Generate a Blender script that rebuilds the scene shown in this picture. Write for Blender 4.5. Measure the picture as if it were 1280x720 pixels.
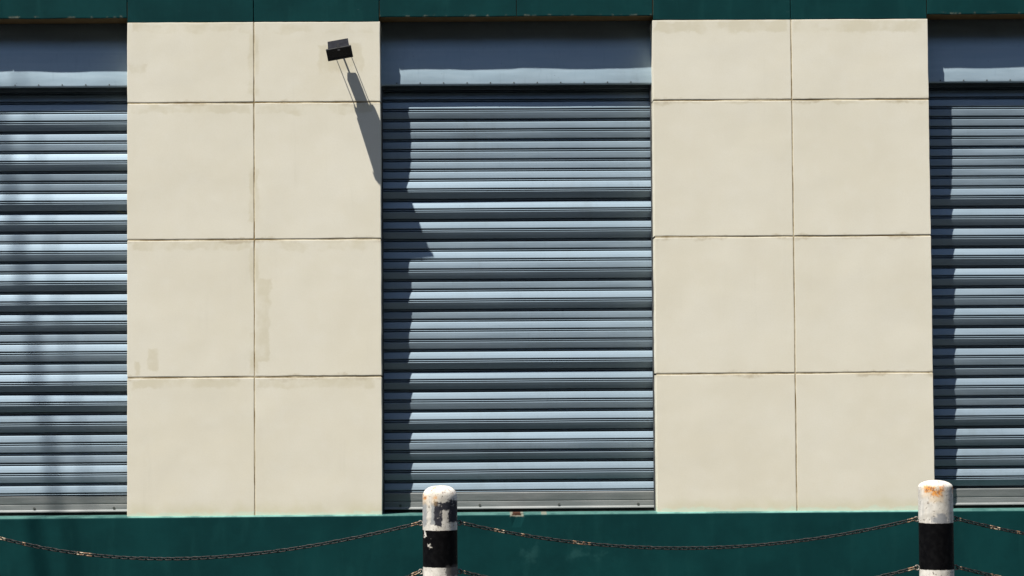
import bpy, math, random
from mathutils import Vector, Matrix, noise

random.seed(7)
for o in list(bpy.data.objects):
    bpy.data.objects.remove(o)
S = bpy.context.scene
COL = S.collection
R = math.radians

# ------------------------------------------------------------------ camera, light
cam = bpy.data.cameras.new('camera')
cam_o = bpy.data.objects.new('camera', cam)
COL.objects.link(cam_o)
S.camera = cam_o
yaw, pit, rol = -0.01441914, 0.04395214, -0.00717832
fwd = Vector((-math.sin(yaw)*math.cos(pit), math.cos(yaw)*math.cos(pit), math.sin(pit)))
rgt = Vector((math.cos(yaw), math.sin(yaw), 0))
up = rgt.cross(fwd)
r2 = rgt*math.cos(rol) + up*math.sin(rol)
u2 = -rgt*math.sin(rol) + up*math.cos(rol)
m = Matrix((r2, u2, -fwd)).transposed().to_4x4()
m.translation = Vector((0, -16.8, 1.65))
cam_o.matrix_world = m
cam.sensor_width = 36
cam.lens = 2800/1280*36
cam.clip_start = 0.1
cam.clip_end = 2000

SUN_A, SUN_B = 1.065, 2.75            # light travels (A, 1, -B)
to_sun = Vector((-SUN_A, -1, SUN_B)).normalized()
W = bpy.data.worlds.new('World')
S.world = W
W.use_nodes = True
wn = W.node_tree.nodes
sky = wn.new('ShaderNodeTexSky')
sky.sky_type = 'NISHITA'
sky.sun_disc = False
sky.sun_elevation = math.asin(to_sun.z)
sky.sun_rotation = math.atan2(to_sun.x, to_sun.y)
sky.air_density = 1.0
sky.dust_density = 0.6
W.node_tree.links.new(sky.outputs[0], wn['Background'].inputs[0])
wn['Background'].inputs[1].default_value = 0.10
sun = bpy.data.lights.new('sun', 'SUN')
sun.energy = 5.0
sun.angle = R(0.53)
sun.color = (1.0, 0.95, 0.87)
sun_o = bpy.data.objects.new('sun', sun)
COL.objects.link(sun_o)
sun_o.rotation_euler = (-to_sun).to_track_quat('-Z', 'Y').to_euler()
sun_o.location = to_sun*40
S.view_settings.view_transform = 'Standard'
S.view_settings.look = 'None'
S.view_settings.gamma = 1
S.view_settings.exposure = 0.91
S.view_settings.use_curve_mapping = False
S.cycles.filter_width = 1.5

# ------------------------------------------------------------------ node helpers
class Mat:
    def __init__(s, name, rough=0.6, metallic=0.0, spec=0.5):
        s.m = bpy.data.materials.new(name)
        s.m.use_nodes = True
        s.t = s.m.node_tree
        s.n, s.l = s.t.nodes, s.t.links
        s.b = s.n['Principled BSDF']
        s.b.inputs['Roughness'].default_value = rough
        s.b.inputs['Metallic'].default_value = metallic
        s.b.inputs['Specular IOR Level'].default_value = spec
        tc = s.n.new('ShaderNodeTexCoord')
        s.co = tc.outputs['Object']
        sp = s.n.new('ShaderNodeSeparateXYZ')
        s.l.new(s.co, sp.inputs[0])
        s.x, s.y, s.z = sp.outputs
    def put(s, sock, v):
        if hasattr(v, 'is_output') or isinstance(v, bpy.types.NodeSocket):
            s.l.new(v, sock)
        else:
            if isinstance(v, (tuple, list)) and len(v) == 3 and sock.type == 'RGBA':
                v = (*v, 1)
            sock.default_value = v
    def math(s, op, a, b=0.0, c=None, clamp=False):
        n = s.n.new('ShaderNodeMath'); n.operation = op; n.use_clamp = clamp
        s.put(n.inputs[0], a); s.put(n.inputs[1], b)
        if c is not None: s.put(n.inputs[2], c)
        return n.outputs[0]
    def scale(s, sx, sy, sz, off=(0, 0, 0)):
        n = s.n.new('ShaderNodeMapping')
        s.l.new(s.co, n.inputs[0])
        n.inputs['Scale'].default_value = (sx, sy, sz)
        n.inputs['Location'].default_value = off
        return n.outputs[0]
    def noise(s, scale, detail=4, rough=0.55, co=None, dist=0.0):
        n = s.n.new('ShaderNodeTexNoise')
        s.l.new(co or s.co, n.inputs['Vector'])
        n.inputs['Scale'].default_value = scale
        n.inputs['Detail'].default_value = detail
        n.inputs['Roughness'].default_value = rough
        n.inputs['Distortion'].default_value = dist
        return n.outputs['Fac']
    def ramp(s, f, a, b, lo=0.0, hi=1.0):
        n = s.n.new('ShaderNodeMapRange'); n.interpolation_type = 'SMOOTHSTEP'
        s.put(n.inputs[0], f)
        n.inputs[1].default_value = a; n.inputs[2].default_value = b
        n.inputs[3].default_value = lo; n.inputs[4].default_value = hi
        return n.outputs[0]
    def mix(s, f, a, b, mode='MIX'):
        n = s.n.new('ShaderNodeMix'); n.data_type = 'RGBA'; n.blend_type = mode
        s.put(n.inputs[0], f); s.put(n.inputs[6], a); s.put(n.inputs[7], b)
        return n.outputs[2]
    def warp(s, amt, scale):
        """x and z with ragged noise added, for stains with uneven outlines"""
        a = s.noise(scale, 4, 0.6, s.scale(1, 1, 1, (3.1, 0, 1.7)))
        b = s.noise(scale, 4, 0.6, s.scale(1, 1, 1, (9.4, 2, 5.2)))
        return (s.math('MULTIPLY_ADD', s.math('SUBTRACT', a, 0.5), amt, s.x),
                s.math('MULTIPLY_ADD', s.math('SUBTRACT', b, 0.5), amt, s.z))
    def box(s, wx, wz, x0, x1, z0, z1, soft=0.006):
        dx = s.math('SUBTRACT', s.math('ABSOLUTE', s.math('SUBTRACT', wx, (x0+x1)/2)), (x1-x0)/2)
        dz = s.math('SUBTRACT', s.math('ABSOLUTE', s.math('SUBTRACT', wz, (z0+z1)/2)), (z1-z0)/2)
        return s.ramp(s.math('MAXIMUM', dx, dz), -soft, soft, 1, 0)
    def boxes(s, wx, wz, rects, soft=0.006):
        out = None
        for r in rects:
            v = s.box(wx, wz, *r, soft=soft)
            out = v if out is None else s.math('MAXIMUM', out, v)
        return out
    def bump(s, h, strength=0.3, dist=0.01, prev=None):
        n = s.n.new('ShaderNodeBump')
        s.put(n.inputs['Height'], h)
        n.inputs['Strength'].default_value = strength
        n.inputs['Distance'].default_value = dist
        if prev is not None: s.l.new(prev, n.inputs['Normal'])
        return n.outputs[0]
    def done(s, col, normal=None, rough=None):
        s.put(s.b.inputs['Base Color'], col)
        if normal is not None: s.l.new(normal, s.b.inputs['Normal'])
        if rough is not None: s.put(s.b.inputs['Roughness'], rough)
        return s.m

JX = (-1.689, 2.365)                 # vertical joints of the two piers in view
JZ = (1.734, 2.765, 3.797)

def mat_render():
    M = Mat('cream_render', 0.75, spec=0.25)
    wx, wz = M.warp(0.11, 8)
    big = M.noise(1.3, 5, 0.6)
    mid = M.noise(7, 5, 0.6)
    c = M.mix(M.ramp(big, 0.35, 0.68), (0.606, 0.574, 0.466), (0.634, 0.608, 0.510))
    c = M.mix(M.ramp(mid, 0.45, 0.75, 0, 0.2), c, (0.66, 0.645, 0.57))
    c = M.mix(M.ramp(M.noise(85, 4, 0.7), 0.35, 0.75, 0, 0.22), c, (0.53, 0.495, 0.39))
    # touched-up paint along the joints and in odd patches
    rects = []
    for z in JZ + (4.408,):
        rects += [(-2.60, -1.72, z-0.075, z-0.012), (-1.66, -0.80, z-0.085, z-0.012)]
    for x0, x1 in ((1.34, 2.34), (2.39, 3.38)):
        rects += [(x0, x1, 4.408-0.095, 4.40), (x0, x1, 3.797-0.03, 3.785)]
    for z0, z1 in ((3.85, 4.36), (2.9, 3.3), (2.45, 2.70), (1.76, 2.06)):
        rects += [(-1.725, -1.655, z0, z1)]
    rects += [(-2.585, -2.545, 1.76, 1.86), (-2.485, -2.41, 1.79, 1.95), (-1.665, -1.575, 1.85, 2.48),
              (-2.62, -2.50, 4.03, 4.09), (-1.20, -0.87, 4.02, 4.24)]
    p = M.boxes(wx, wz, rects, 0.010)
    p = M.math('MULTIPLY', p, M.ramp(M.noise(4.2, 5, 0.6), 0.38, 0.60, 0.05, 0.9))
    c = M.mix(M.math('MULTIPLY', p, 0.75), c, (0.525, 0.485, 0.36))
    run = M.math('MULTIPLY', M.ramp(M.noise(9, 5, 0.6, M.scale(1, 1, 0.06)), 0.56, 0.72), M.ramp(M.noise(1.1, 3), 0.45, 0.65, 0, 0.3))
    c = M.mix(run, c, (0.50, 0.475, 0.385))
    # dirt washed into the joints
    g = None
    for z in JZ:
        v = M.ramp(M.math('ABSOLUTE', M.math('SUBTRACT', wz, z-0.004)), 0.006, 0.03, 1, 0)
        g = v if g is None else M.math('MAXIMUM', g, v)
    g = M.math('MULTIPLY', g, M.ramp(M.noise(2.6, 5, 0.7, M.scale(1, 1, 1, (5, 0, 2))), 0.46, 0.66, 0.0, 0.55))
    c = M.mix(g, c, (0.33, 0.27, 0.16))
    # splash zone at the foot
    f = M.math('MULTIPLY', M.ramp(wz, 0.72, 0.83, 1, 0), M.ramp(M.noise(4, 5), 0.3, 0.6, 0.3, 0.9))
    c = M.mix(M.math('MULTIPLY', f, 0.6), c, (0.50, 0.47, 0.31))
    f2 = M.math('MULTIPLY', M.ramp(wz, 0.715, 0.735, 1, 0), 0.6)
    c = M.mix(f2, c, (0.50, 0.62, 0.50))
    # small scuffs
    sc = M.ramp(M.noise(38, 3, 0.6), 0.72, 0.80, 0, 0.25)
    c = M.mix(sc, c, (0.42, 0.37, 0.28))
    n = M.bump(M.noise(2.2, 3, 0.5), 0.22, 0.012)
    n = M.bump(M.noise(11, 4, 0.55, M.scale(1, 1, 1.2)), 0.10, 0.004, n)
    n = M.bump(M.ramp(M.noise(55, 2, 0.5), 0.70, 0.76), 0.25, 0.0015, n)
    n = M.bump(M.noise(160, 3, 0.6), 0.12, 0.001, n)
    return M.done(c, n)

def mat_groove():
    M = Mat('grimy_joint_mortar', 0.95, spec=0.1)
    c = M.mix(M.ramp(M.noise(3, 6, 0.7), 0.38, 0.62), (0.22, 0.165, 0.085), (0.50, 0.44, 0.31))
    return M.done(c)

def mat_teal(name, edge_z=None):
    M = Mat(name, 0.8, spec=0.08)
    wx, wz = M.warp(0.10, 5)
    v = M.noise(2.2, 6, 0.62)
    c = M.mix(M.ramp(v, 0.34, 0.70), (0.0012, 0.0265, 0.0280), (0.0022, 0.0365, 0.0375))
    st = M.noise(6, 4, 0.6, M.scale(1.6, 1, 0.35))
    c = M.mix(M.ramp(st, 0.50, 0.78, 0, 0.6), c, (0.0050, 0.045, 0.0445))
    if edge_z:
        ch = M.boxes(wx, wz, [(0.66, 0.98, 0.36, 0.46), (0.30, 0.42, 0.33, 0.48)], 0.05)
        c = M.mix(M.math('MULTIPLY', ch, M.ramp(M.noise(14, 4), 0.42, 0.7, 0, 0.4)), c, (0.022, 0.085, 0.082))
        # paler teal on the arris, weaker along the openings, and flaked spots down to the concrete
        e = M.ramp(M.z, edge_z-0.013, edge_z-0.007, 0, 1)
        e = M.math('MULTIPLY', e, M.ramp(M.noise(5, 5, 0.65), 0.36, 0.6, 0.45, 1.0))
        op = M.boxes(wx, wz, [(a, b_, 0.5, 0.9) for a, b_ in ((-4.698, -2.640), (-0.740, 1.318), (3.401, 5.459))], 0.01)
        e = M.math('MULTIPLY', e, M.ramp(op, 0, 1, 1.0, 0.45))
        c = M.mix(e, c, (0.13, 0.27, 0.235))
        wx2, wz2 = M.warp(0.03, 30)
        fl = M.boxes(wx2, wz2, [(0.215, 0.315, edge_z-0.024, edge_z+.01), (0.45, 0.49, edge_z-0.01, edge_z+.01)], 0.006)
        c = M.mix(fl, c, (0.14, 0.15, 0.12))
        fl = M.boxes(wx2, wz2, [(0.235, 0.295, edge_z-0.016, edge_z+.02)], 0.005)
        c = M.mix(fl, c, (0.045, 0.02, 0.012))
    else:
        wx2, wz2 = M.warp(0.035, 25)
        op = M.boxes(M.x, M.z, [(a, b_, 4.0, 5.0) for a, b_ in ((-4.698, -2.640), (-0.740, 1.318), (3.401, 5.459))], 0.004)
        e = M.math('MULTIPLY', M.ramp(wz2, 4.450, 4.462, 1, 0), M.ramp(M.noise(9, 4, 0.65), 0.52, 0.62))
        c = M.mix(M.math('MULTIPLY', M.math('MULTIPLY', e, op), 0.4), c, (0.20, 0.20, 0.15))
        e = M.math('MULTIPLY', M.ramp(M.noise(24, 4, 0.6, M.scale(0.35, 1, 1.6)), 0.66, 0.74), 0.35)
        c = M.mix(e, c, (0.05, 0.10, 0.10))
    n = M.bump(M.noise(3, 3), 0.3, 0.01)
    n = M.bump(M.noise(26, 5, 0.6), 0.22, 0.003, n)
    n = M.bump(M.noise(150, 3, 0.6), 0.15, 0.001, n)
    return M.done(c, n)

def mat_soffit():
    M = Mat('bare_concrete_soffit', 0.9, spec=0.1)
    return M.done(M.mix(M.noise(9, 5, 0.7), (0.10, 0.06, 0.025), (0.26, 0.19, 0.10)))

def mat_shutter(name, base, hi, metal=0.8, r0=0.64, r1=0.72):
    M = Mat(name, 0.42, metallic=metal, spec=0.5)
    s1 = M.noise(5, 4, 0.6, M.scale(0.5, 1, 4.0))
    s2 = M.noise(40, 3, 0.6, M.scale(1.0, 1, 0.15))
    c = M.mix(M.ramp(s1, 0.35, 0.7), base, hi)
    c = M.mix(M.ramp(s2, 0.55, 0.8, 0, 0.25), c, tuple(v*0.72 for v in base))
    wn_ = M.n.new('ShaderNodeTexWhiteNoise'); wn_.noise_dimensions = '1D'
    M.l.new(M.math('FLOOR', M.math('DIVIDE', M.math('SUBTRACT', M.z, 0.849), 0.0762)), wn_.inputs['W'])
    c = M.mix(M.math('MULTIPLY', wn_.outputs[0], 0.22), c, tuple(v*0.6 for v in base))
    gr = M.ramp(M.noise(2.4, 6, 0.7, M.scale(1, 1, 0.5, (4, 1, 8))), 0.52, 0.74, 0, 0.22)
    c = M.mix(gr, c, (0.13, 0.155, 0.165))
    wx, wz = M.warp(0.05, 20)
    c = M.mix(M.math('MULTIPLY', M.boxes(wx, wz, [(-2.755, -2.71, 2.992, 3.000), (-2.72, -2.67, 2.982, 2.988)], 0.003), 0.8), c, (0.42, 0.40, 0.16))
    sp = M.ramp(M.noise(60, 2, 0.5), 0.74, 0.80, 0, 0.5)
    c = M.mix(sp, c, (0.10, 0.11, 0.11))
    n = M.bump(M.noise(8, 3, 0.5, M.scale(0.5, 1, 0.4)), 0.018, 0.01)
    return M.done(c, n, M.ramp(s1, 0.3, 0.7, r0, r1))

def mat_plain(name, a, b, sc=12, rough=0.6, metallic=0.0, bump=0.1, spec=0.5, det=4):
    M = Mat(name, rough, metallic, spec)
    v = M.noise(sc, det, 0.6)
    return M.done(M.mix(M.ramp(v, 0.35, 0.68), a, b), M.bump(M.noise(sc*4, 3), bump, 0.002))

def mat_chain():
    M = Mat('rusty_black_chain_steel', 0.55, metallic=0.35)
    c = M.mix(M.ramp(M.noise(40, 3), 0.4, 0.65), (0.003, 0.0027, 0.0027), (0.009, 0.007, 0.006))
    w = M.math('MULTIPLY', M.boxes(M.x, M.y, [(-1.10, -1.02, -1, 1), (-0.66, -0.54, -1, 1), (-0.95, -0.91, -1, 1), (-1.29, -1.24, -1, 1), (1.22, 1.3, -1, 1)], 0.02), 0.75)
    c = M.mix(M.math('MULTIPLY', M.ramp(w, 0.63, 0.68), M.ramp(M.noise(35, 2), 0.42, 0.55)), c, (0.17, 0.09, 0.045))
    c = M.mix(M.math('MULTIPLY', M.ramp(w, 0.67, 0.71), M.ramp(M.noise(55, 2), 0.50, 0.60)), c, (0.34, 0.28, 0.20))
    return M.done(c)

def mat_bollard(name, kind):
    M = Mat(name, 0.65, spec=0.05)
    wx, wz = M.warp(0.045, 30)
    ex, ez = M.warp(0.008, 40)
    v = M.noise(16, 6, 0.65)
    white = M.mix(M.ramp(v, 0.35, 0.65), (0.44, 0.415, 0.365), (0.60, 0.575, 0.52))
    streak = M.noise(22, 5, 0.6, M.scale(1, 1, 0.12))
    c = M.mix(M.ramp(streak, 0.54, 0.72, 0, 0.6), white, (0.36, 0.36, 0.34))
    grime = M.ramp(M.noise(60, 4, 0.65), 0.58, 0.66, 0, 0.85)
    c = M.mix(grime, c, (0.16, 0.14, 0.115))
    black = M.mix(M.ramp(M.noise(30, 4), 0.4, 0.7), (0.0015, 0.0015, 0.002), (0.004, 0.004, 0.0045))
    if kind == 0:
        ge = M.boxes(wx, wz, [(-0.048, -0.022, 0.885, 1.005), (-0.098, -0.072, 0.875, 1.01)], 0.006)
        c = M.mix(M.math('MULTIPLY', ge, 0.8), c, (0.20, 0.215, 0.225))
        gd = M.boxes(wx, wz, [(-0.030, 0.012, 0.878, 1.012), (0.0, 0.062, 0.965, 1.012), (0.052, 0.10, 0.895, 1.018)], 0.005)
        gd = M.math('MULTIPLY', gd, M.ramp(M.noise(34, 4, 0.7), 0.30, 0.40, 0.55, 1))
        c = M.mix(gd, c, M.mix(M.noise(45, 3), (0.010, 0.011, 0.016), (0.045, 0.045, 0.055)))
        z0, z1 = 0.647, 0.852
        band = M.boxes(ex, ez, [(-1, 1, z0, z1), (-1, 1, 0.235, 0.44)], 0.002)
        chip = M.boxes(wx, wz, [(-0.066, -0.056, 0.762, 0.780), (-0.087, -0.078, 0.815, 0.87), (-0.056, -0.050, 0.756, 0.764)], 0.004)
        chip = M.math('MAXIMUM', chip, M.ramp(M.noise(26, 3, 0.6), 0.72, 0.75, 0, 0.35))
        c = M.mix(M.math('MULTIPLY', band, M.math('SUBTRACT', 1.0, chip)), c, black)
        sm = M.boxes(wx, wz, [(0.035, 0.11, 0.595, 0.66)], 0.008)
        c = M.mix(M.math('MULTIPLY', sm, 0.85), c, (0.05, 0.047, 0.045))
        spots = [(-0.094, -0.076, 1.026, 1.046), (-0.036, -0.024, 1.030, 1.040), (-0.04, -0.02, 1.078, 1.088)]
        rz = 1.045
    else:
        z0, z1 = 0.610, 0.870
        ge = M.boxes(wx, wz, [(-0.040, 0.048, 0.868, 0.905), (-0.012, 0.040, 0.868, 0.922)], 0.007)
        c = M.mix(M.math('MULTIPLY', ge, 0.85), c, (0.19, 0.20, 0.215))
        band = M.boxes(ex, ez, [(-1, 1, z0, z1), (-1, 1, 0.15, 0.40)], 0.002)
        c = M.mix(band, c, black)
        spots = [(-0.078, -0.020, 1.044, 1.076), (-0.045, 0.014, 1.020, 1.058), (0.002, 0.03, 1.05, 1.075), (0.085, 0.10, 1.035, 1.07)]
        rz = 1.05
    rust = M.boxes(wx, wz, spots, 0.008)
    rust = M.math('MULTIPLY', rust, M.ramp(M.noise(50, 4, 0.7), 0.36, 0.50))
    rc = M.mix(M.ramp(M.noise(70, 3), 0.42, 0.6), (0.60, 0.24, 0.035), (0.22, 0.075, 0.018))
    halo = M.math('MULTIPLY', M.boxes(wx, wz, [(a-.008, b+.01, c0-.03, d+.006) for a, b, c0, d in spots[:2]], 0.015), 0.35)
    c = M.mix(halo, c, (0.62, 0.42, 0.20))
    c = M.mix(M.math('MULTIPLY', rust, 0.9), c, rc)
    fr = M.math('MULTIPLY', M.ramp(M.noise(75, 3, 0.6), 0.58, 0.64), M.ramp(M.z, rz-0.012, rz+0.01))
    c = M.mix(M.math('MULTIPLY', fr, 0.7), c, (0.20, 0.11, 0.08))
    n = M.bump(M.noise(45, 4, 0.6), 0.35, 0.003)
    return M.done(c, n)

def mat_ground(name, a, b, sc):
    M = Mat(name, 0.9, spec=0.2)
    c = M.mix(M.ramp(M.noise(sc, 6, 0.65), 0.35, 0.65), a, b)
    c = M.mix(M.ramp(M.noise(90, 3, 0.7), 0.5, 0.7, 0, 0.4), c, tuple(v*1.5 for v in b))
    return M.done(c, M.bump(M.noise(120, 4), 0.4, 0.004))

MT = dict(
    render=mat_render(), groove=mat_groove(), teal=mat_teal('teal_masonry_paint'),
    plinth=mat_teal('teal_plinth_paint', 0.703), soffit=mat_soffit(),
    slat=mat_shutter('blue_grey_shutter_steel', (0.234, 0.304, 0.360), (0.270, 0.342, 0.400)),
    hood=mat_shutter('grey_hood_sheet', (0.31, 0.405, 0.47), (0.36, 0.455, 0.52)),
    rail=mat_shutter('aluminium_bottom_rail', (0.17, 0.185, 0.185), (0.24, 0.25, 0.248), 0.5),
    black=mat_plain('black_rubber', (0.006, 0.006, 0.006), (0.014, 0.014, 0.014), 20, 0.8, spec=0.2),  # one black rubber tone, used on the seal strip only
    guide=mat_plain('dark_guide_steel', (0.02, 0.024, 0.028), (0.05, 0.055, 0.06), 15, 0.6),
    bolt=mat_plain('dull_bolt_steel', (0.05, 0.055, 0.05), (0.11, 0.115, 0.11), 60, 0.6, 0.3),
    lamp=mat_plain('grey_black_cast_aluminium', (0.010, 0.0105, 0.0135), (0.016, 0.017, 0.021), 40, 0.7, 0.0, 0.2, 0.05),
    lampf=mat_plain('black_lamp_frame', (0.005, 0.005, 0.006), (0.012, 0.012, 0.013), 40, 0.5),
    glass=mat_plain('dark_lamp_glass', (0.008, 0.008, 0.009), (0.014, 0.014, 0.015), 10, 0.15),
    chain=mat_chain(), eye=mat_plain('galvanised_eye_steel', (0.06, 0.05, 0.04), (0.26, 0.24, 0.21), 60, 0.5, 0.3),
    post0=mat_bollard('chipped_black_and_white_post_paint', 0),
    post1=mat_bollard('rust_spotted_black_and_white_post_paint', 1),
    wall=mat_plain('rear_wall_render', (0.50, 0.47, 0.39), (0.60, 0.57, 0.49), 3, 0.85),
    brick=mat_plain('dark_brick', (0.035, 0.026, 0.022), (0.06, 0.042, 0.034), 3, 0.9),
    roof=mat_plain('grey_roof_felt', (0.12, 0.12, 0.12), (0.18, 0.18, 0.17), 3, 0.9),
    asphalt=mat_ground('asphalt', (0.034, 0.034, 0.035), (0.048, 0.048, 0.048), 4),
    paving=mat_ground('worn_concrete_paving', (0.038, 0.037, 0.033), (0.052, 0.050, 0.044), 3),
    kerb=mat_ground('kerb_concrete', (0.22, 0.215, 0.20), (0.30, 0.295, 0.28), 5),
    paint=mat_plain('road_marking_paint', (0.60, 0.60, 0.56), (0.78, 0.78, 0.74), 14, 0.7),
    pole=mat_plain('weathered_timber_pole', (0.10, 0.075, 0.05), (0.19, 0.15, 0.11), 8, 0.85),
    cable=mat_plain('black_cable_sheath', (0.01, 0.01, 0.01), (0.02, 0.02, 0.02), 8, 0.6),
)

# ------------------------------------------------------------------ mesh helpers
class MB:
    def __init__(s): s.v, s.f, s.mi, s.sm = [], [], [], []
    def face(s, idx, mi=0, smooth=False):
        s.f.append(idx); s.mi.append(mi); s.sm.append(smooth)
    def grid(s, rows, mi=0, smooth=False, flip=False, mifn=None):
        """rows: list of equally long lists of points"""
        b = len(s.v); w = len(rows[0])
        for r in rows: s.v.extend([tuple(p) for p in r])
        for i in range(len(rows)-1):
            for j in range(w-1):
                q = [b+i*w+j, b+i*w+j+1, b+(i+1)*w+j+1, b+(i+1)*w+j]
                if flip: q.reverse()
                s.face(q, mifn(i, j) if mifn else mi, smooth)
    def box(s, x0, x1, y0, y1, z0, z1, mi=0, bev=0.0):
        if bev <= 0:
            b = len(s.v)
            for z in (z0, z1):
                for x, y in ((x0, y0), (x1, y0), (x1, y1), (x0, y1)): s.v.append((x, y, z))
            for q in ((3, 2, 1, 0), (4, 5, 6, 7), (0, 1, 5, 4), (1, 2, 6, 5), (2, 3, 7, 6), (3, 0, 4, 7)):
                s.face([b+k for k in q], mi)
            return
        c = bev
        ring = lambda d, z: [(x0+d, y0+c, z), (x0+c, y0+d, z), (x1-c, y0+d, z), (x1-d, y0+c, z),
                             (x1-d, y1-c, z), (x1-c, y1-d, z), (x0+c, y1-d, z), (x0+d, y1-c, z)]
        s.loft([ring(c, z0), ring(0, z0+c), ring(0, z1-c), ring(c, z1)], mi)
    def loft(s, rings, mi=0, smooth=False, cap=True):
        b = len(s.v); n = len(rings[0])
        for r in rings: s.v.extend([tuple(p) for p in r])
        for i in range(len(rings)-1):
            for j in range(n):
                k = (j+1) % n
                s.face([b+i*n+j, b+i*n+k, b+(i+1)*n+k, b+(i+1)*n+j], mi, smooth)
        if cap:
            s.face([b+j for j in reversed(range(n))], mi)
            s.face([b+(len(rings)-1)*n+j for j in range(n)], mi)
    def tube(s, pts, r, n=8, mi=0, closed=False, smooth=True):
        pts = [Vector(p) for p in pts]
        N = len(pts); rings = []
        ref = None
        for i, p in enumerate(pts):
            if closed: t = pts[(i+1) % N]-pts[i-1]
            else: t = pts[min(i+1, N-1)]-pts[max(i-1, 0)]
            t.normalize()
            if ref is None:
                ref = t.orthogonal().normalized()
            ref = (ref - t*ref.dot(t)).normalized()
            bi = t.cross(ref)
            rr = r[i] if isinstance(r, (list, tuple)) else r
            rings.append([p + (ref*math.cos(a)+bi*math.sin(a))*rr for a in [2*math.pi*k/n for k in range(n)]])
        if closed: rings.append(rings[0])
        s.loft(rings, mi, smooth, cap=not closed)
    def build(s, name, mats, parent=None, loc=None):
        me = bpy.data.meshes.new(name)
        me.from_pydata(s.v, [], s.f)
        for mt in (mats if isinstance(mats, (list, tuple)) else [mats]): me.materials.append(mt)
        me.polygons.foreach_set('material_index', s.mi)
        me.polygons.foreach_set('use_smooth', s.sm)
        me.update()
        o = bpy.data.objects.new(name, me)
        COL.objects.link(o)
        if parent is not None: o.parent = parent
        if loc: o.location = loc
        return o

def empty(name, loc=(0, 0, 0)):
    o = bpy.data.objects.new(name, None)
    o.empty_display_size = 0.1
    COL.objects.link(o); o.location = loc
    return o

def tag(o, label=None, cat=None, group=None, kind=None):
    if label: o['label'] = label
    if cat: o['category'] = cat
    if group: o['group'] = group
    if kind: o['kind'] = kind
    return o

def nz(x, y=0.0, z=0.0, seed=0.0):
    return noise.noise(Vector((x+seed*17.3, y+seed*5.1, z-seed*9.7)))

# ------------------------------------------------------------------ ground
def sheet(name, x0, x1, y0, y1, z, mat):
    b = MB(); b.grid([[(x0, y0, z), (x1, y0, z)], [(x0, y1, z), (x1, y1, z)]])
    return tag(b.build(name, mat), kind='structure')
sheet('ground', -600, 600, -600, 600, -0.13, MT['asphalt'])
b = MB(); b.box(-60, 60, -4.75, 0.28, -0.128, 0.0)
tag(b.build('pavement', MT['paving']), kind='structure')
b = MB(); b.box(-60, 60, -4.90, -4.752, -0.128, 0.006, bev=0.02)
tag(b.build('kerb', MT['kerb']), kind='structure')
b = MB()
for i in range(-14, 15):
    b.grid([[(i*4-1, -8.56, -0.126), (i*4+1, -8.56, -0.126)], [(i*4-1, -8.44, -0.126), (i*4+1, -8.44, -0.126)]])
tag(b.build('road_markings', MT['paint']), kind='structure')

# ------------------------------------------------------------------ building
XL, XR = -6.60, 7.54
PIERS = [(-6.60, -4.698, (-5.65,)), (-2.640, -0.740, (JX[0],)), (1.318, 3.401, (JX[1],)), (5.459, XR, (6.5,))]
OPEN = [(-4.698, -2.640), (-0.740, 1.318), (3.401, 5.459)]
Z_PL, Z_PT, Z_SO = 0.703, 4.408, 4.443

B = tag(empty('industrial_building'), 'cream and teal industrial building front with three grey roller shutters', 'building')

def spread(a, b, step):
    n = max(2, int(round((b-a)/step)))
    return [a+(b-a)*i/n for i in range(n+1)]

def panel(mb, x0, x1, z0, z1, gl, gr, gb, gt, dl, dr, db, dt, seed, mi=0, gmi=1, amp=0.0016):
    """a rendered panel: slightly uneven face, eased edges, returns of depth dl, dr, db, dt"""
    us = [(x0+gl, dl), (x0+gl, 0.0012), (x0+gl+0.0036, 0.0)]
    us += [(u, 0.0) for u in spread(x0+gl+0.02, x1-gr-0.02, 0.035)]
    us += [(x1-gr-0.0022, 0.0), (x1-gr, 0.0012), (x1-gr, dr)]
    vs = [(z0+gb, db), (z0+gb, 0.0012), (z0+gb+0.0045, 0.0)]
    vs += [(v, 0.0) for v in spread(z0+gb+0.02, z1-gt-0.02, 0.035)]
    vs += [(z1-gt-0.0030, 0.0), (z1-gt, 0.0012), (z1-gt, dt)]
    rows = []
    for j, (v, dv) in enumerate(vs):
        row = []
        for i, (u, du) in enumerate(us):
            y = max(du, dv)
            uu, vv = u, v
            if i < 3 or i >= len(us)-3: uu += 0.0022*nz(v*5, u, 0, seed) + 0.0012*nz(v*19, u, 3, seed)
            if j < 3 or j >= len(vs)-3: vv += 0.0026*nz(u*4, v, 0, seed+3) + 0.0014*nz(u*17, v, 3, seed)
            if y < 0.002:
                y += amp*(nz(u*1.7, v*1.7, 0, seed)+0.5*nz(u*5, v*5, 1, seed))
            row.append((uu, y, vv))
        rows.append(row)
    nu, nv = len(us), len(vs)
    def mf(i, j):
        if (j == 0 and dl < 0.05) or (j == nu-2 and dr < 0.05) or (i == 0 and db < 0.05) or (i == nv-2 and dt < 0.05): return gmi
        return mi
    mb.grid(rows, mi, smooth=False, mifn=mf)

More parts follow.
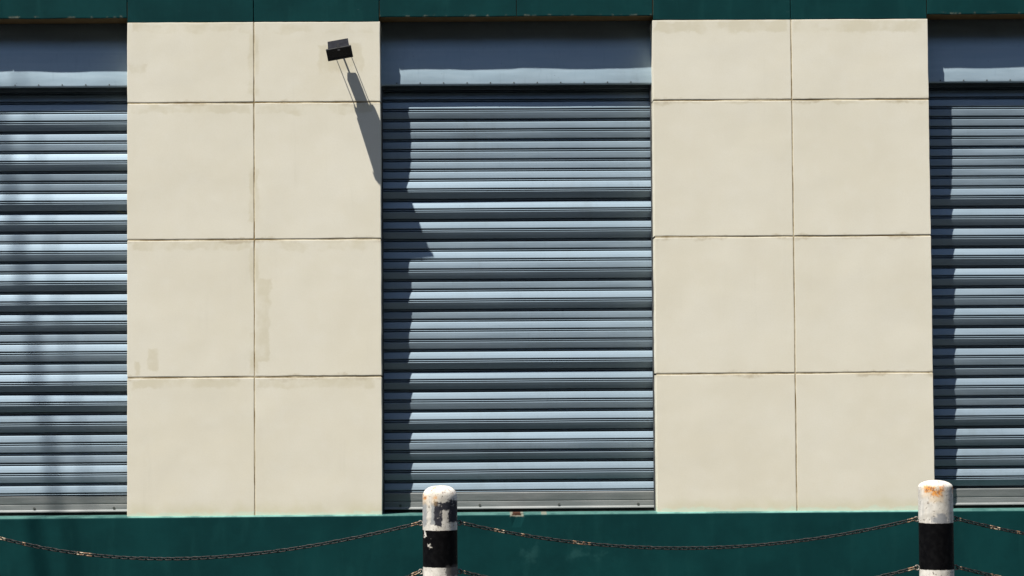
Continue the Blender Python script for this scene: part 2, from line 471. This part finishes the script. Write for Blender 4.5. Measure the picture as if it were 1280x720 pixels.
G = 0.0062
for k, (x0, x1, js) in enumerate(PIERS):
    b = MB()
    xs = [x0, *js, x1]; zs = [Z_PL-0.02, *JZ, Z_PT]
    for i in range(len(xs)-1):
        for j in range(len(zs)-1):
            first, last = i == 0, i == len(xs)-2
            panel(b, xs[i], xs[i+1], zs[j], zs[j+1], 0 if first else 0.0048, 0 if last else 0.0048,
                  0 if j == 0 else G, 0.002 if j == len(zs)-2 else G,
                  0.27 if first else 0.0055, 0.27 if last else 0.0055, 0.0055, 0.004 if j == len(zs)-2 else 0.0055, k*10+i*4+j)
    # bed of the joints
    b.grid([[(x0+0.003, 0.0026, Z_PL-0.02), (x1-0.003, 0.0026, Z_PL-0.02)], [(x0+0.003, 0.0026, Z_PT), (x1-0.003, 0.0026, Z_PT)]], mi=1)
    b.build('pier', [MT['render'], MT['groove']], B)

b = MB()
HJ = [XL, -5.65, -4.698, -3.668, -2.641, -1.691, -0.744, 0.291, 1.321, 2.363, 3.397, 4.43, 5.459, 6.5, XR]
for i in range(len(HJ)-1):
    a, c = HJ[i], HJ[i+1]
    mid = (a+c)/2
    op = [o for o in OPEN if o[0] < mid < o[1]]
    z0 = Z_SO if op else Z_PT
    panel(b, a, c, z0, 5.35, 0.003, 0.003, 0.0, 0.0, 0.007, 0.007, 0.02 if op else 0.004, 0.02, 60+i, 0, 0, 0.0020)
for x0, x1 in OPEN:
    b.box(x0-0.05, x1+0.05, 0.0065, 0.29, Z_SO+0.0018, Z_SO+0.12, mi=1)
b.box(XL, XR, 0.0072, 0.30, Z_SO+0.125, 5.34, mi=0)
b.box(XL, XR, -0.05, 0.5, 5.352, 5.47, mi=0, bev=0.015)
b.build('header_beam', [MT['teal'], MT['soffit']], B)

b = MB()
xs = spread(XL, XR, 0.035)
prof = [(-0.022, -0.02), (-0.022, 0.2), (-0.022, 0.45), (-0.022, 0.6), (-0.022, 0.6875), (-0.0185, 0.694), (-0.0105, 0.7015), (-0.006, 0.703), (0.05, 0.7032), (0.29, 0.7035)]
rows = []
for j, (y, z) in enumerate(prof):
    row = []
    for x in xs:
        dy = 0.0025*nz(x*1.4, z*2, 0, 2)+0.001*nz(x*6, z*5, 0, 4) if y < 0 else 0
        dz = 0.003*nz(x*2.3, 0, 0, 5)+0.0022*nz(x*9, 0, 0, 6) if 3 < j < 8 else 0
        if 0.235 < x < 0.30 and 3 < j < 7: dy += 0.007; dz -= 0.006
        row.append((x, y+dy, z+dz))
    rows.append(row)
b.grid(rows, smooth=False)
b.build('plinth', MT['plinth'], B)

b = MB(); b.box(XL+0.01, XR-0.01, 0.30, 9.0, 0.0, 5.34)
b.build('rear_wall', MT['wall'], B)
b = MB(); b.box(XL-0.05, XR+0.05, 0.502, 9.1, 5.345, 5.46, bev=0.01)
b.build('roof', MT['roof'], B)

# ------------------------------------------------------------------ roller shutters
T = {'M': 0, 'P': 5, 'B': 16.5, 'b': 11, 'D': -22.5, 'd': -14, 'm': -5}
SEQ = ['MM' 'bdPMBDMMBDBDMBDmBDBDBDMBDMBDBDBDbmMBdB',
       'MM' 'MMMMMMPBDBDBDMBMDMBDMBmdBDBDBDBDbmDBDB',
       'MMM' 'MMMMMMMMPDBDBDBDBDBDBDBDBdDBDdBDBDBDBD']
Z_RAIL, PITCH, Y_S = 0.849, 0.0762, 0.200

def shutter(k):
    x0, x1 = OPEN[k]
    seq = [T[c] for c in SEQ[k]]
    N = 42
    while len(seq) < N: seq.insert(0, 0)
    seq = seq[-N:]
    rnd = random.Random(31+k)
    seq = [t+rnd.uniform(-1.6, 1.6) for t in seq]
    # depth of every hinge (positive = towards the street), from the top down; keep the curtain hanging straight
    for _ in range(4):
        off = [0.0]
        for t in seq: off.append(off[-1]+PITCH*math.tan(R(t)))
        sm = []
        for i in range(N+1):
            w = off[max(0, i-7):i+8]
            sm.append(sum(w)/len(w))
        off = [a-c for a, c in zip(off, sm)]
        seq = [min(16.0, max(-22.5, math.degrees(math.atan((off[i+1]-off[i])/PITCH)))) for i in range(N)]
    xs = spread(x0-0.002, x1+0.002, 0.05)
    rows = []
    ztop = Z_RAIL+N*PITCH
    for i in range(N):
        zt = ztop-i*PITCH
        prof = [(0.0, -0.0290), (0.0012, -0.0045), (0.0032, -0.0010), (0.008, 0.0), (0.028, 0.0006), (0.0480, 0.0002), (0.0520, -0.0010),
                (0.0532, -0.0040), (0.0536, -0.0300), (0.0628, -0.0300), (0.0630, -0.0090), (0.0640, -0.0056), (0.0660, -0.0050), (0.0676, -0.0075), (0.0680, -0.0300), (0.0761, -0.0300)]
        for u, d in prof:
            row = []
            for x in xs:
                f = u/PITCH
                w = 0.0022*nz(x*0.9, i*3.7, 0, k)
                w0 = off[i]+0.0048*nz(x*0.55, i*1.9, 2, k+4); w1 = off[i+1]+0.0048*nz(x*0.55, (i+1)*1.9, 2, k+4)
                o = w0*(1-f)+w1*f-0.07*max(0.0, (zt-u-3.74)/0.2)**1.6
                zz = zt-u+0.0015*nz(x*0.8, i*0.31, 5, k)
                row.append((x, Y_S-o-d, zz))
            rows.append(row)
    b = MB(); b.grid(rows, flip=True)
    cur = b.build('roller_shutter', MT['slat'], B)
    # hood over the coil
    b = MB()
    yh = 0.141
    hx = spread(x0, x1, 0.04)
    rows = []
    for j, z in enumerate([4.455]+spread(4.43, 3.955, 0.03)+[3.945, 3.940, 3.9405, 3.9415]):
        row = []
        for x in hx:
            wv = 0.0075*nz(x*1.6, 0, z*0.7, k+20)+0.0035*nz(x*4.2, 0, z*1.2, k+25)+0.0012*nz(x*11, 0, z*3, k+28)
            fade = min(1, max(0.25, (z-3.93)/0.06))
            y = yh+wv*fade+0.12*max(0, (z-4.20)/0.24)**2
            if z == 3.940: y += 0.005
            if z == 3.9405: y = 0.15
            if z == 3.9415: y = 0.182
            row.append((x, y, z+0.0012*nz(x*2, 0, 0, k)))
        rows.append(row)
    b.grid(rows, smooth=True, flip=True)
    for i in range(int((x1-x0)/0.178)):
        xx = x0+0.12+i*0.178
        b.tube([(xx, yh+0.004, 3.9575), (xx, yh-0.0035, 3.9575)], 0.0055, 8, 1)
    b.build('hood_box', [MT['hood'], MT['bolt']], cur)
    # bottom rail with lip, bolts and rubber seal
    b = MB()
    rows = []
    rp = [(0.010, 0.852), (-0.001, 0.850), (-0.003, 0.845), (0.0, 0.800), (0.001, 0.791), (0.005, 0.788), (0.005, 0.785), (0.0, 0.782), (-0.001, 0.745), (-0.004, 0.741), (-0.012, 0.735), (-0.013, 0.728), (-0.002, 0.727), (0.004, 0.726)]
    rx = spread(x0, x1, 0.08)
    for y, z in rp:
        rows.append([(x, Y_S-0.004+y+0.0015*nz(x*1.4, z*9, 0, k+40), z+0.001*nz(x*1.2, 0, 0, k+41)) for x in rx])
    b.grid(rows, flip=True)
    rail = b.build('bottom_rail', MT['rail'], cur)
    b = MB()
    b.box(x0+0.004, x1-0.004, Y_S-0.010, Y_S+0.03, 0.7042, 0.7262)
    b.build('rubber_seal', MT['black'], cur)
    for q in range(4):
        xx = x0+0.13+q*(x1-x0-0.26)/3
        b = MB()
        b.tube([(xx, Y_S-0.002, 0.757), (xx, Y_S-0.010, 0.757), (xx, Y_S-0.0105, 0.757)], [0.011, 0.010, 0.006], 6, smooth=False)
        b.build('bolt', MT['bolt'], cur)
    for sx in (x0+0.0015, x1-0.0105):
        b = MB(); b.box(sx, sx+0.009, Y_S-0.040, Y_S+0.03, 0.7045, 3.935)
        b.build('guide_rail', MT['guide'], cur)
    return cur
for k, lb in enumerate((None, None, None)):
    shutter(k)

# ------------------------------------------------------------------ floodlight
L = tag(empty('floodlight', (-1.03, 0.0, 4.15)), 'small dark grey floodlight on thin arms, fixed high on the cream pier', 'floodlight')
roll = Matrix.Rotation(R(-10), 3, 'Y')
def rl(p):           # the lamp is slewed a little on its arms
    v = roll @ Vector((p[0], 0, p[2])); return (v.x, p[1], v.z)
# profile across the lamp (y out from wall negative, z relative to root)
b = MB()
rings = []
for y, z, hw in ((-0.165, 0.000, 0.060), (-0.165, 0.072, 0.070), (-0.180, 0.090, 0.074), (-0.205, 0.088, 0.077), (-0.322, -0.002, 0.080), (-0.326, -0.012, 0.080)):
    rings.append((y, z, hw))
left = [rl((-hw, y, z)) for y, z, hw in rings]
right = [rl((hw, y, z)) for y, z, hw in rings]
i0 = len(b.v)
n = len(rings)
ins = lambda pts, s_: [(p[0]+s_, p[1], p[2]) for p in pts]
b.loft([left, ins(left, 0.0), right], mi=0)
# cooling fins on the back
for q in range(-3, 4):
    x = q*0.02
    f = [rl((x+sx, y, z)) for sx in (-0.002, 0.002) for (y, z) in ((-0.152, 0.010), (-0.152, 0.068), (-0.1645, 0.068), (-0.1645, 0.010))]
    b.loft([f[:4], f[4:]])
b.build('housing', MT['lamp'], L)
b = MB()
# frame round the glass, facing outward and down
A0 = Vector((0, -0.350, 0.006)); A1 = Vector((0, -0.306, -0.072))
nv = Vector((0, -(A0.z-A1.z), (A0.y-A1.y))).normalized()
if nv.y > 0: nv = -nv
def fr(u, t, d):
    p = A0.lerp(A1, t)+nv*d; return rl((u, p.y, p.z))
HW = 0.094
for (u0, u1, t0, t1) in ((-HW, HW, 0, 0.14), (-HW, HW, 0.86, 1), (-HW, -HW+0.014, 0.14, 0.86), (HW-0.014, HW, 0.14, 0.86)):
    lo = [fr(u0, t0, -0.016), fr(u1, t0, -0.016), fr(u1, t1, -0.016), fr(u0, t1, -0.016)]
    hi = [fr(u0, t0, 0.004), fr(u1, t0, 0.004), fr(u1, t1, 0.004), fr(u0, t1, 0.004)]
    b.loft([lo, hi])
# body between frame and housing
b.loft([[rl((-0.086, -0.330, -0.012)), rl((0.086, -0.330, -0.012)), rl((0.086, -0.300, -0.064)), rl((-0.086, -0.300, -0.064))],
        [rl((-0.066, -0.168, 0.004)), rl((0.066, -0.168, 0.004)), rl((0.066, -0.168, -0.01)), rl((-0.066, -0.168, -0.01))]])
fo = b.build('front_frame', MT['lampf'], L)
b = MB()
b.grid([[fr(-HW+0.014, 0.86, -0.002), fr(HW-0.014, 0.86, -0.002)], [fr(-HW+0.014, 0.14, -0.002), fr(HW-0.014, 0.14, -0.002)]])
b.build('glass', MT['glass'], fo)
b = MB()
b.loft([[fr(-0.009, -0.25, -0.03), fr(0.009, -0.25, -0.03), fr(0.009, 0.2, 0.006), fr(-0.009, 0.2, 0.006)],
        [fr(-0.009, -0.30, -0.02), fr(0.009, -0.30, -0.02), fr(0.009, 0.2, 0.012), fr(-0.009, 0.2, 0.012)]])
b.build('latch', MT['lampf'], fo)
for x in (-0.066, 0.054):
    b = MB(); b.tube([(x, -0.0005, 0.045), (x, -0.172, 0.045)], 0.0030, 8)
    b.build('support_rod', MT['lampf'], L)
b = MB(); b.tube([(-0.010, -0.0005, 0.05), (-0.010, -0.066, 0.05)], 0.007, 8)
b.tube([(-0.010, -0.0005, 0.05), (-0.010, -0.006, 0.05)], 0.022, 12)
b.build('mounting_arm', MT['lampf'], L)
b = MB(); b.box(-0.034, 0.040, -0.160, -0.066, 0.010, 0.060, bev=0.006)
b.build('driver_box', MT['lamp'], L)

# ------------------------------------------------------------------ bollards
BY = -4.2
BX = (-3.017, -0.231, 2.555, 5.341)
CZ = (0.889, 0.618)
def bollard(x, top, dome, mat, label, rim=0.5):
    o = tag(empty('bollard', (x, BY, 0)), label, 'bollard', 'bollards linked by chains')
    b = MB(); r = 0.097; n = 48
    zs = [(z, r) for z in (0.0, 0.2, 0.4, 0.6, 0.8, top-dome-0.02, top-dome)]
    for i in range(1, 9):
        a = math.pi/2*i/9
        zs.append((top-dome+dome*math.sin(a)**(1.0), r*(math.cos(a)**(0.72 if dome > 0.05 else 0.95))))
    rings = []
    for z, rr in zs:
        rings.append([((rr+0.0008*nz(math.cos(t)*2, math.sin(t)*2, z*9, x))*math.cos(t), (rr+0.0008*nz(math.cos(t)*2, math.sin(t)*2, z*9, x))*math.sin(t),
                       z+0.002*nz(math.cos(t), math.sin(t), 0, x+1)*(z > top-dome)) for t in [2*math.pi*k/n for k in range(n)]])
    b.loft(rings, smooth=True)
    b.build('post', mat, o)
    for s in (-1, 1):
        for z in CZ:
            b = MB()
            cx = s*(0.097+0.012)
            pts = [(cx+0.0125*math.cos(t), 0.004*math.sin(t*1), z+0.0125*math.sin(t)) for t in [2*math.pi*k/14 for k in range(14)]]
            b.tube(pts, 0.0042, 7, closed=True)
            b.tube([(s*0.094, 0, z), (s*0.101, 0, z)], 0.007, 8)
            b.build('chain_eye', MT['eye'], o)
    return o
bollard(BX[1], 1.098, 0.062, MT['post0'], 'black and white bollard with dark grey paint patch under its white cap')
bollard(BX[2], 1.108, 0.040, MT['post1'], 'black and white bollard with an orange rust patch below its domed top')
bollard(BX[0], 1.10, 0.065, MT['post1'], 'black and white bollard beyond the left frame edge')
bollard(BX[3], 1.10, 0.065, MT['post0'], 'black and white bollard beyond the right frame edge')

# ------------------------------------------------------------------ chains
def link_shape(mb, c, t, roll_a, pl=0.031, w=0.0092, r=0.0031):
    """one oval link centred at c along t"""
    t = t.normalized()
    s0 = Vector((0, 1, 0)); s0 = (s0-t*s0.dot(t)).normalized()
    u0 = t.cross(s0)
    side = s0*math.cos(roll_a)+u0*math.sin(roll_a)
    h = pl/2-w+0.0055
    pts = []
    for k in range(6):
        a = -math.pi/2+math.pi*k/5
        pts.append(c+t*(h+w*math.cos(a))+side*(w*math.sin(a)))
    for k in range(6):
        a = math.pi/2+math.pi*k/5
        pts.append(c+t*(-h+w*math.cos(a))+side*(w*math.sin(a)))
    mb.tube(pts, r, 6, closed=True)

def chain(xa, xb, z, sag, label, skew=0.0, seed=0):
    ox = (xa+xb)/2
    p0 = Vector((xa+0.097+0.022, BY, z)); p1 = Vector((xb-0.097-0.022, BY, z))
    f = lambda s: Vector((p0.x+(p1.x-p0.x)*s, BY, z-sag*4*s*(1-s)*(1+skew*(0.5-s))))
    M_ = 400
    P = [f(i/M_) for i in range(M_+1)]
    cum = [0]
    for i in range(M_): cum.append(cum[-1]+(P[i+1]-P[i]).length)
    n = int(round(cum[-1]/0.0245)); pl = cum[-1]/n
    b = MB(); rnd = random.Random(seed)
    for i in range(n):
        d = (i+0.5)*pl
        j = 0
        while cum[j+1] < d: j += 1
        c = P[j].lerp(P[j+1], (d-cum[j])/(cum[j+1]-cum[j]))
        link_shape(b, c-Vector((ox, BY, 0)), P[j+1]-P[j], (0.75 if i % 2 else -0.82)+rnd.uniform(-0.2, 0.2), pl=0.0305)
    o = b.build('chain', MT['chain'], None, (ox, BY, 0))
    return tag(o, label, 'chain', 'chains hung between the bollards')
chain(BX[0], BX[1], CZ[0], 0.186, 'upper rusty chain hanging left of the grey-patched bollard', 0.35, 1)
chain(BX[1], BX[2], CZ[0], 0.152, 'full upper chain sagging between the two black and white bollards', 0.0, 2)
chain(BX[2], BX[3], CZ[0], 0.17, 'upper chain hanging right of the orange-rusted bollard', 0.0, 3)
chain(BX[0], BX[1], CZ[1], 0.30, 'lower chain hooked to the left side of the grey-patched bollard', 0.0, 4)
chain(BX[1], BX[2], CZ[1], 0.17, 'lower chain strung between the two bollards, dipping out of the bottom of the photo', 0.0, 5)
chain(BX[2], BX[3], CZ[1], 0.17, 'lower chain hanging right of the orange-rusted bollard', 0.0, 6)

# ------------------------------------------------------------------ unseen brick block added behind the camera to cut skylight and deepen shade
OB = tag(empty('added_warehouse', (2, -20.5, 0)), 'unseen dark brick building across the street, added to cut skylight', 'building')
b = MB(); b.box(-45, 45, -12, 0, -0.12, 18); b.build('wall', MT['brick'], OB)
b = MB(); b.box(-45.2, 45.2, -12.2, 0.15, 18.002, 18.6); b.build('roof', MT['roof'], OB)
for i in range(-9, 10):
    b = MB(); b.box(i*4.5-0.9, i*4.5+0.9, 0.003, 0.05, 8.2, 10.8); b.build('window', MT['glass'], OB)
    b = MB(); b.box(i*4.5-0.9, i*4.5+0.9, 0.003, 0.05, 3.2, 5.8); b.build('window', MT['glass'], OB)

# ------------------------------------------------------------------ leaning utility pole on the pavement, outside the frame; its shadow crosses the left shutter
D = 4.6
px = lambda z: -3.27-SUN_A*D-(z-0.85-SUN_B*D)*0.150
PX = px(18)-0.67
U = tag(empty('utility_pole', (PX, 0.2-D, 0)), 'tall timber utility pole beyond the left edge of the photo', 'utility pole')
b = MB()
b.tube([(0, 0, z) for z in (0, 3, 6, 9, 12, 15, 19.4)], [0.15, 0.145, 0.14, 0.13, 0.125, 0.12, 0.115], 16)
b.build('pole', MT['pole'], U)
b = MB(); b.box(-0.9, 1.05, -0.17, -0.118, 18.0, 18.12, bev=0.01)
b.build('crossarm', MT['pole'], U)
for x in (-0.75, -0.4, 0.4, 0.9):
    b = MB(); b.loft([[(x+r*math.cos(t), -0.144+r*math.sin(t), z) for t in [k*math.pi/6 for k in range(12)]] for z, r in ((18.122, 0.02), (18.16, 0.05), (18.20, 0.03), (18.24, 0.045), (18.28, 0.02))], smooth=True)
    b.build('insulator', MT['eye'], U)
b = MB()
b.tube([(px(z)-PX, -0.09, z) for z in (0, 3, 6, 9, 12, 15, 18)], 0.029, 10)
b.build('stay_cable', MT['cable'], U)
b = MB()
b.tube([(px(z)-PX+0.25, -0.09, z) for z in (0, 6, 12, 15, 18)], 0.013, 8)
b.build('stay_cable', MT['cable'], U)
